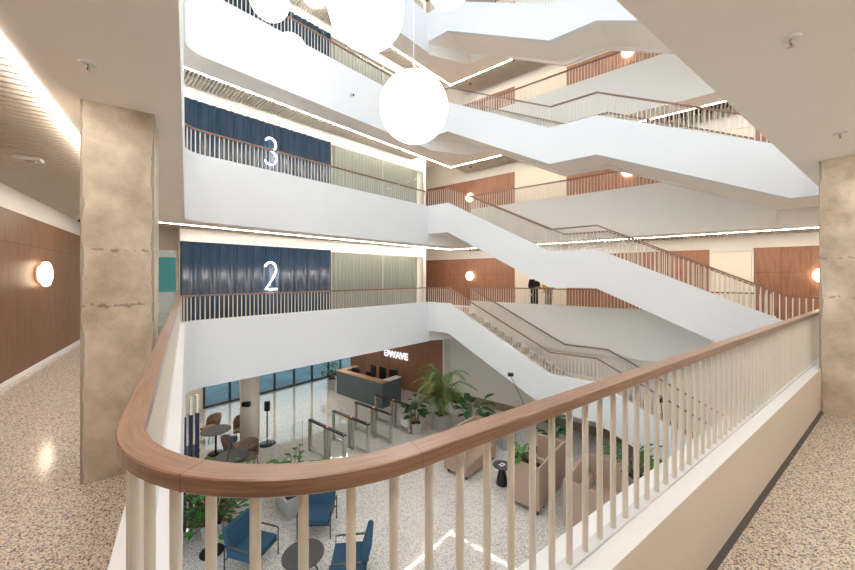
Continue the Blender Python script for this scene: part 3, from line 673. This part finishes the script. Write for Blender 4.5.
r = empty('magazine', (2.0, 9.12, FL+.515), .7, 'small colourful card lying on the black side table', 'magazine'); MB().box((0, 0, .003), (.16, .11, .006)).build('pages', M['paper'], r); MB().box((0, 0, .0068), (.09, .05, .001)).build('picture', mat('magenta_print', srgb(180, 40, 110), .5), r)
def cafe_table(x, y, label):
    r = empty('cafe_table', (x, y, FL), 0, label, 'table', 'round cafe tables'); MB().lathe([(.40, .715), (.42, .72), (.42, .735), (.41, .74)], n=40).build('table_top', M['tabletop'], r)
    MB().tube([(0, 0, .01), (0, 0, .715)], .03, 16).build('pole', M['black'], r); MB().lathe([(.22, 0), (.22, .012), (.05, .02)], n=32).build('base', M['black'], r)
cafe_table(-6.66, 10.7, 'farther grey round cafe table left of the round column'); cafe_table(-5.26, 9.14, 'nearer grey round cafe table below the left parapet')
def shell_chair(x, y, rz, label):                 # -Y is the front
    r = empty('shell_chair', (x, y, FL), rz, label, 'chair', 'brown upholstered cafe chairs')
    MB().box((0, -.02, .44), (.46, .46, .08)).build('seat', M['shell'], r, .03)
    mb = MB(); n = 18; rings = []
    for j, (hh, rad, yo) in enumerate(((.44, .235, 0), (.6, .25, .02), (.74, .255, .05), (.84, .245, .07))):
        rings.append(mb.add([(rad*math.sin(a), yo+rad*math.cos(a)*.95, hh - .10*(j/3)*(abs(a)/1.7)**2) for a in [(-1.7+3.4*i/n) for i in range(n+1)]]))
    for j in range(3):
        for i in range(n): mb.face((rings[j]+i, rings[j]+i+1, rings[j+1]+i+1, rings[j+1]+i), 0, None, True)
    o = mb.build('backrest', M['shell'], r); md = o.modifiers.new('thick', 'SOLIDIFY'); md.thickness = .03; md.offset = 0
    for sx in (-1, 1):
        for sy in (-1, 1): MB().tube([(sx*.17, sy*.17, .41), (sx*.22, sy*.22, 0)], .011, 8).build('leg', M['black'], r)
for x, y, a, lab in ((-7.35, 11.55, -25, 'brown cafe chair behind the farther round table'), (-6.25, 11.45, 20, 'brown cafe chair between far table and round column'),
                     (-5.85, 10.2, 128, 'brown cafe chair at the right of the farther table'), (-6.85, 9.75, 200, 'brown cafe chair at the left of the farther table'),
                     (-5.12, 9.72, 15, 'brown cafe chair in front of the round column'), (-6.05, 8.85, -110, 'brown cafe chair beside the navy fins')):
    shell_chair(x, y, math.radians(a)*-1 if False else math.radians(a), lab)
r = empty('floor_stand', (-5.33, 11.3, FL), 0, 'black floor stand with round base beside the round column', 'floor stand')
MB().lathe([(.26, 0), (.26, .012), (.03, .03)], n=36).build('base', mat('navy_base', srgb(20, 40, 66), .4), r); MB().tube([(0, 0, .01), (0, 0, 1.15)], .022, 12).build('pole', M['black'], r); MB().box((0, 0, 1.26), (.16, .09, .32)).build('dispenser', M['black'], r, .01)
def floor_lamp(x, y, tx, ty, H, label):
    r = empty('floor_lamp', (x, y, FL), 0, label, 'floor lamp', 'thin black floor lamps'); MB().lathe([(.22, 0), (.22, .014), (.21, .02)], n=36).build('base', M['black'], r)
    MB().tube([(0, 0, .015), (tx*.15, ty*.15, H*.3), (tx*.5, ty*.5, H*.65), (tx, ty, H)], .009, 8).build('pole', M['black'], r)
    MB().box((tx, ty, H+.03), (.17, .12, .10)).build('lamp_head', M['black'], r, .01)
floor_lamp(-4.35, 6.86, .35, .1, 2.2, 'thin black floor lamp with round base left of the blue armchair')
floor_lamp(3.45, 10.95, -.75, .1, 2.35, 'thin black floor lamp rising in front of the lowest staircase')
floor_lamp(6.2, 8.75, -.2, 0, 2.35, 'thin black floor lamp seen between balusters at right')
# turnstiles
def turnstile(x, y, label):
    r = empty('turnstile', (x, y, FL), math.atan2(D.y, D.x), label, 'turnstile', 'glass and steel turnstiles')
    L_ = 1.8
    for s, nm in ((-.87, 0), (-.03, 1), (.13, 1), (.87, 0)): MB().box((s, 0, .49), (.07, .10, .96)).build('post', M['steel'], r, .01)
    tc_ = MB().box((0, 0, .985), (L_, .12, .035)).build('top_cover', M['black'], r, .008)
    MB().box((0, 0, .10), (L_-.1, .07, .03)).build('bottom_rail', M['steel'], r)
    for a_, b_ in ((-.82, -.08), (.18, .82)): MB().box(((a_+b_)/2, 0, .54), (b_-a_, .012, .8)).build('pane', M['glass'], r)
    MB().box((.05, 0, 1.008), (.05, .05, .012)).build('indicator', M['redled'], tc_); MB().box((.85, 0, 1.008), (.05, .05, .012)).build('card_reader', mat('reader_blue', srgb(150, 170, 210), .3), tc_)
for x, y, lab in ((-3.08, 10.34, 'leftmost glass turnstile, nearest the cafe area'), (-2.52, 11.06, 'second glass turnstile from the left'), (-1.92, 11.85, 'third glass turnstile from the left'), (-1.30, 12.6, 'rightmost glass turnstile, nearest the desk and palm')):
    turnstile(x, y, lab)
r = empty('glass_barrier', (-4.3, 9.9, FL), 0, 'frameless glass barrier running from the leftmost turnstile toward the planter', 'glass barrier')
for a_, b_ in (((-3.95, 10.75), (-4.45, 9.75)), ((-4.47, 9.71), (-4.95, 8.7))):
    A = Vector(a_); B = Vector(b_); c = (A+B)/2; o = MB().box((c.x+4.3, c.y-9.9, .5), ((B-A).length, .014, 1.0), math.atan2((B-A).y, (B-A).x)).build('pane', M['glassg'], r)
    MB().box((c.x+4.3, c.y-9.9, .02), ((B-A).length, .05, .04), math.atan2((B-A).y, (B-A).x)).build('floor_channel', M['steel'], r)
# reception desk
A = Vector((-4.35, 16.25)); B = Vector((-1.9, 14.3)); dd = (B-A).normalized(); dn = Vector((-dd.y, dd.x)); ad = math.atan2(dd.y, dd.x); LL = (B-A).length
r = empty('reception_desk', (*A, FL), ad, 'grey angular reception desk with wooden counter top before the veneer wall', 'reception desk')
MB().box((LL/2, .04, .53), (LL, .08, 1.06)).build('front_panel', M['desk'], r); MB().box((LL-.04, .6, .53), (.08, 1.1, 1.06)).build('side_panel', M['desk'], r); MB().box((.04, .6, .53), (.08, 1.1, 1.06)).build('side_panel', M['desk'], r)
mb = MB(); mb.box((LL/2, .15, 1.08), (LL+.02, .32, .04)); mb.box((.15, .73, 1.08), (.32, .84, .04)); mb.build('counter_top', M['desktop'], r); MB().box((LL-.15, .73, 1.082), (.32, .84, .045)).build('counter_top', M['paper'], r)['label'] = 'white counter section'
MB().box((LL/2, .62, .74), (LL-.7, .6, .03)).build('work_surface', M['plast'], r)
for k, nm in ((.9, 0), (1.6, 0), (2.4, 0)):
    c = A+dd*k+dn*1.25; q = empty('office_chair', (c.x, c.y, FL), ad+.3*(k-1.5), 'black office chair behind the reception desk, %s' % {.9: 'left', 1.6: 'middle', 2.4: 'right'}[k], 'office chair', 'black reception chairs')
    MB().box((0, 0, .5), (.48, .46, .08)).build('seat', M['black'], q, .03); MB().box((0, .24, .92), (.44, .06, .56)).build('backrest', M['black'], q, .04); MB().tube([(0, 0, .08), (0, 0, .46)], .03, 10).build('column', M['steel'], q)
    mb = MB()
    for j in range(5): a = j*2*PI/5; mb.tube([(0, 0, .08), (.28*math.cos(a), .28*math.sin(a), .05)], .018, 8); mb.lathe([(.02, 0), (.03, .025), (.02, .05)], (.28*math.cos(a), .28*math.sin(a), 0), 10)
    mb.build('wheel_base', M['black'], q)
for k in (.75, 1.75):
    c = A+dd*k+dn*.55; q = empty('monitor', (c.x, c.y, FL+.755), ad, 'black computer monitor on the reception desk, %s' % {.75: 'left one', 1.75: 'right one'}[k], 'monitor', 'reception monitors')
    MB().box((0, 0, .28), (.52, .03, .32)).build('screen', M['black'], q, .005); MB().tube([(0, .02, .01), (0, .02, .2)], .018, 8).build('stand', M['black'], q); MB().box((0, .02, .006), (.2, .16, .012)).build('foot', M['black'], q)
# illuminated sign on the veneer wall
sc = ds(-3.85, LBW-.57); sg = empty('wall_sign', (sc.x, sc.y, -2.52), math.atan2(D.y, D.x), 'illuminated white WAVE lettering on the lobby veneer wall', 'sign')
tx = bpy.data.curves.new('lettering', 'FONT'); tx.body = 'WAVE'; tx.size = .45; tx.extrude = .02; tx.offset = .012; tx.space_character = 1.02; tx.materials.append(M['signw'])
to = bpy.data.objects.new('text_source', tx); col.objects.link(to); bpy.context.view_layer.update()
me = bpy.data.meshes.new_from_object(to.evaluated_get(bpy.context.evaluated_depsgraph_get())); bpy.data.objects.remove(to)
o = bpy.data.objects.new('lettering', me); col.objects.link(o); o.parent = sg; o.rotation_euler = (PI/2, 0, 0); o.location = (.36, 0, 0)
mb = MB(); pts = [(.16+.15*math.cos(math.radians(a)), 0, .17+.15*math.sin(math.radians(a))) for a in range(-150, 151, 20)]; mb.tube(pts, .032, 8); mb.tube([(.02, 0, .17), (.2, 0, .17)], .028, 8); mb.build('logo', M['signw'], sg)

# ---------------------------------------------------------------- plants
def leaf(mb, base, dirv, L_, wd, droop=.5, seg=4, m=0, fold=.15):
    d = Vector(dirv).normalized(); side = d.cross(Vector((0, 0, 1)))
    if side.length < 1e-3: side = Vector((1, 0, 0))
    side.normalize(); p = Vector(base); rows = []
    for i in range(seg+1):
        t_ = i/seg; ww = wd*math.sin(PI*min(.999, (t_*.93+.05)))**.8/2
        upn = side.cross(d).normalized()
        rows.append(mb.add([p-side*ww+upn*ww*fold, p, p+side*ww+upn*ww*fold])); p = p + d*L_/seg; d = (d+Vector((0, 0, -droop/seg))).normalized()
    for i in range(seg):
        for k in (0, 1): mb.face((rows[i]+k, rows[i]+k+1, rows[i+1]+k+1, rows[i+1]+k), m, None, True)
def pot_square(r, w1, w0, h, matl):
    mb = MB(); a = [(-w0/2, -w0/2), (w0/2, -w0/2), (w0/2, w0/2), (-w0/2, w0/2)]; b_ = [(x*w1/w0, y*w1/w0) for x, y in a]; c_ = [(x*.86, y*.86) for x, y in b_]
    k0 = mb.add([(*p, 0) for p in a]); k1 = mb.add([(*p, h) for p in b_]); k2 = mb.add([(*p, h) for p in c_]); k3 = mb.add([(*p, h-.06) for p in c_])
    for i in range(4):
        j = (i+1) % 4; mb.face((k0+i, k0+j, k1+j, k1+i)); mb.face((k1+i, k1+j, k2+j, k2+i)); mb.face((k2+i, k2+j, k3+j, k3+i))
    mb.face((k0+3, k0+2, k0+1, k0)); mb.face((k3, k3+1, k3+2, k3+3)); mb.build('pot', matl, r)
    MB().box((0, 0, h-.045), (w1*.85, w1*.85, .02)).build('soil', M['soil'], r)
def plant(x, y, z, label, pw=.4, ph=.4, H=1.0, spread=.45, n=40, ll=.3, lw=.16, matl=None, pot=True, seed=1, droop=.7, rot=.3, nm='potted_plant', low=.25):
    rg = random.Random(seed); r = empty(nm, (x, y, z), rot, label, 'plant'); z0 = 0
    if pot: pot_square(r, pw, pw*.8, ph, M['pot']); z0 = ph-.04
    ms = MB(); mf = MB()
    for i in range(n):
        a = rg.uniform(0, 2*PI); rr_ = spread*rg.random()**.6*.65; hz = z0 + (H-z0)*(low+(.95-low)*rg.random())
        tip = Vector((rr_*math.cos(a), rr_*math.sin(a), hz)); b_ = Vector((.05*math.cos(a), .05*math.sin(a), z0))
        ms.tube([b_, b_.lerp(tip, .5)+Vector((0, 0, .06)), tip], .006, 5, caps=False)
        leaf(mf, tip, (math.cos(a+rg.uniform(-.5, .5)), math.sin(a+rg.uniform(-.5, .5)), rg.uniform(-.1, .6)), ll*rg.uniform(.7, 1.2), lw*rg.uniform(.8, 1.2), droop)
    ms.build('stems', M['stem'], r); mf.build('foliage', matl or M['leaf'], r); return r
# palm
r = empty('palm', (.52, 12.5, FL), .5, 'tall feathery palm in a square concrete pot before the beige lobby wall', 'plant'); pot_square(r, .58, .5, .55, M['pot'])
ms = MB(); mf = MB(); rg = random.Random(5)
for i in range(34):
    a = rg.uniform(0, 2*PI) if i > 9 else i*2*PI/10; h0 = .5; H = rg.uniform(1.3, 2.15) if i < 18 else rg.uniform(.8, 1.2); out = rg.uniform(.7, 1.3); p = Vector((.07*math.cos(a), .07*math.sin(a), h0)); pts = []
    for k in range(15):
        t_ = k/14; rr_ = .07+out*t_**1.7; zz = h0+H*(1-(1-t_)**1.9)-.75*max(0, t_-.5)**1.6*2.2
        pts.append(Vector((rr_*math.cos(a), rr_*math.sin(a), zz)))
    ms.tube(pts, [.012-.009*k/14 for k in range(15)], 5, caps=False)
    for k in range(4, 15):
        tdir = (pts[k]-pts[k-1]).normalized(); sd = tdir.cross(Vector((0, 0, 1))).normalized()
        for s in (-1, 1):
            for u_ in (0, .33, .66):
                q = pts[k-1].lerp(pts[k], u_); leaf(mf, q, sd*s*1.0+tdir*1.1+Vector((0, 0, rg.uniform(-.1, .15))), .32*(1-.45*abs(k-8)/8)*rg.uniform(.85, 1.1), .021, .7, 3)
ms.build('stems', M['stem'], r); mf.build('fronds', M['leafp'], r)
plant(-.42, 12.15, FL, 'dark leaved plant in a small concrete pot beside the last turnstile', .36, .36, 1.25, .45, 26, .32, .22, M['leafd'], seed=2)
plant(1.55, 11.9, FL, 'broad leaved plant behind the sofa nearest the palm', .5, .5, 1.35, .8, 34, .36, .24, M['leafd'], seed=3)
plant(2.55, 11.1, FL, 'green plant in a pale square pot between the two sofas', .5, .5, 1.0, .5, 22, .3, .16, M['leafd'], seed=4)
plant(3.75, 10.35, FL, 'dark leaved plant right behind the planter end sofa', .45, .5, 1.35, .6, 30, .32, .2, M['leafd'], seed=6)
c = at2(Vector((2.56, 7.86)), .24, -.5); plant(c.x, c.y, FL+1.02, 'drooping plant growing in the upholstered planter box', H=.45, spread=.3, n=22, ll=.26, lw=.09, pot=False, seed=7, droop=1.6)
plant(5.45, 8.95, FL, 'bright green plant at the right under the lowest staircase', .5, .35, 1.05, .9, 50, .42, .10, M['leaf'], seed=8)
plant(6.05, 8.2, FL, 'darker bushy plant at the right beyond the last sofa', .5, .35, .95, .7, 40, .34, .14, M['leafd'], seed=18)
plant(-4.62, 7.35, FL, 'large bushy green plant behind the left blue armchair', .4, .3, 1.35, 1.0, 210, .2, .1, M['leaf'], seed=9, low=.0)
plant(-3.15, 8.2, FL, 'leafy plant in the large concrete planter below the handrail curve', .85, .5, 1.3, .9, 60, .24, .13, M['leaf'], seed=10, rot=.75, low=.1)
plant(-4.75, 16.9, FL, 'leafy plant at the left end of the reception desk', .4, .5, 1.25, .6, 40, .3, .16, M['leaf'], seed=11)
plant(-9.1, 15.3, 0, 'green plant seen through the glazed corridor end door', .4, .45, 1.9, .5, 60, .3, .14, M['leafd'], seed=12)

# ---------------------------------------------------------------- people
def skin_mesh(name, verts, edges, rad, m, parent, sub=2):
    me = bpy.data.meshes.new(name); me.from_pydata([tuple(v) for v in verts], edges, []); me.materials.append(m)
    o = bpy.data.objects.new(name, me); col.objects.link(o); o.parent = parent; md = o.modifiers.new('skin', 'SKIN'); md.use_smooth_shade = True
    if not me.skin_vertices: me.skin_vertices.new(name='skin')
    for i, sv in enumerate(me.skin_vertices[0].data):
        rx = rad[i] if isinstance(rad[i], tuple) else (rad[i], rad[i]); sv.radius = rx; sv.use_root = (i == 0)
    s_ = o.modifiers.new('sub', 'SUBSURF'); s_.levels = sub; s_.render_levels = sub; return o
def person(x, y, rz, label, top, legs, hair, scarf=None, arm=1.0, hz=1.10, sleeve=1.0):
    # stands on the gallery floor, local +Y is the way it faces
    r = empty('person', (x, y, 0), rz, label, 'person', 'people on the second level gallery')
    sh, hp = .20, .095
    J = {'pel': (0, 0, .95), 'wst': (0, -.01, 1.12), 'chs': (0, .0, 1.32), 'nk': (0, .01, 1.47), 'hd': (0, .04, 1.60), 'ht': (0, .03, 1.70)}
    V_ = [J['pel'], J['wst'], J['chs'], J['nk'], J['hd'], J['ht']]; R_ = [(.15, .11), (.13, .095), (.16, .11), .055, .088, .06]; E_ = [(0, 1), (1, 2), (2, 3), (3, 4), (4, 5)]
    hands = []
    for s in (-1, 1):
        b0 = len(V_); V_ += [(s*sh, 0, 1.41), (s*(sh+.05), -.02, 1.14), (s*.15, .24*arm, hz), (s*.10, .31*arm, hz+.02)]; R_ += [.055, .042, .032, (.035, .018)]; E_ += [(2, b0), (b0, b0+1), (b0+1, b0+2), (b0+2, b0+3)]
        for k in range(5):
            f = len(V_); bx = s*(.10-.028+.014*k) ; ln = (.045, .06, .065, .06, .045)[k]; by = .34*arm
            if k == 0: V_ += [(s*.065, .31*arm, hz+.025), (s*.045, .335*arm, hz+.035)]
            else: V_ += [(bx, by, hz+.02), (bx-s*.004, by+ln*.7, hz+.005)]
            R_ += [.009, .008]; E_ += [(b0+3, f), (f, f+1)]
        b1 = len(V_); V_ += [(s*hp, 0, .88), (s*(hp+.01), .015, .5), (s*(hp+.01), -.02, .10), (s*(hp+.015), .12, .04)]; R_ += [.09, .058, .04, (.04, .03)]; E_ += [(0, b1), (b1, b1+1), (b1+1, b1+2), (b1+2, b1+3)]
    skin_mesh('body', V_, E_, R_, M['skin'], r)
    # jacket, trousers, shoes, hair, face
    V2 = [(0, 0, .80), (0, -.01, 1.12), (0, 0, 1.34), (0, .0, 1.44)]; R2 = [(.20, .15), (.155, .12), (.18, .13), (.09, .08)]; E2 = [(0, 1), (1, 2), (2, 3)]
    for s in (-1, 1):
        b0 = len(V2); V2 += [(s*sh, 0, 1.41), (s*(sh+.05), -.02, 1.14), (s*(.165+.085*(1-sleeve)), .2*arm*sleeve, hz*sleeve+1.12*(1-sleeve))]; R2 += [.072, .06, .05]; E2 += [(2, b0), (b0, b0+1), (b0+1, b0+2)]
    skin_mesh('jacket', V2, E2, R2, top, r)
    V3 = [(0, 0, 1.04), (0, 0, .88)]; R3 = [(.15, .11), (.17, .12)]; E3 = [(0, 1)]
    for s in (-1, 1): b1 = len(V3); V3 += [(s*hp, 0, .70), (s*(hp+.01), .015, .5), (s*(hp+.01), -.01, .09)]; R3 += [.09, .078, .062]; E3 += [(1, b1), (b1, b1+1), (b1+1, b1+2)]
    skin_mesh('trousers', V3, E3, R3, legs, r)
    for s in (-1, 1): MB().box((s*(hp+.013), .05, .04), (.095, .27, .08)).build('shoe', M['black'], r, .03)
    mb = MB(); mb.lathe([(.0, .115), (.05, .105), (.085, .06), (.097, 0), (.09, -.05)], (0, .015, 1.615), 20); mb.build('hair', hair, r)
    mb = MB()
    for s in (-1, 1): mb.lathe([(.001, -.008), (.008, 0), (.001, .008)], (s*.033, .12, 1.62), 8)
    mb.build('eyes', M['black'], r); MB().box((0, .135, 1.59), (.022, .03, .045)).build('nose', M['skin'], r, .008); MB().box((0, .122, 1.55), (.05, .01, .012)).build('mouth', mat('lips', srgb(170, 90, 80), .6), r, .003)
    for s in (-1, 1): MB().box((s*.09, .03, 1.6), (.02, .035, .06)).build('ear', M['skin'], r, .008)
    if scarf: MB().lathe([(.075, -.24), (.10, -.22), (.10, -.02), (.06, .0)], (-.235, -.01, 1.28), 20, 0, .8, 1.1).build('yellow_sleeve', scarf, r)
    return r
d1 = math.atan2(D.y, D.x)
person(4.33, 13.78, d1-PI/2-.45, 'person in black clothes holding a white sheet, on the rear gallery', M['suit'], M['suit'], M['black'])
person(4.80, 13.45, d1+PI/2-.35, 'person in grey jacket with a yellow sleeve, on the rear gallery', M['greycl'], M['trous'], M['black'], M['yellow'], .6, .92, .15)
fw = Vector((math.cos(d1-.45), math.sin(d1-.45))); o = MB().box((4.33+fw.x*.38, 13.78+fw.y*.38, 1.16), (.22, .30, .006), d1-.45).build('paper_sheet', M['paper']); tag(o, 'white sheet of paper held by the person in black', 'paper')
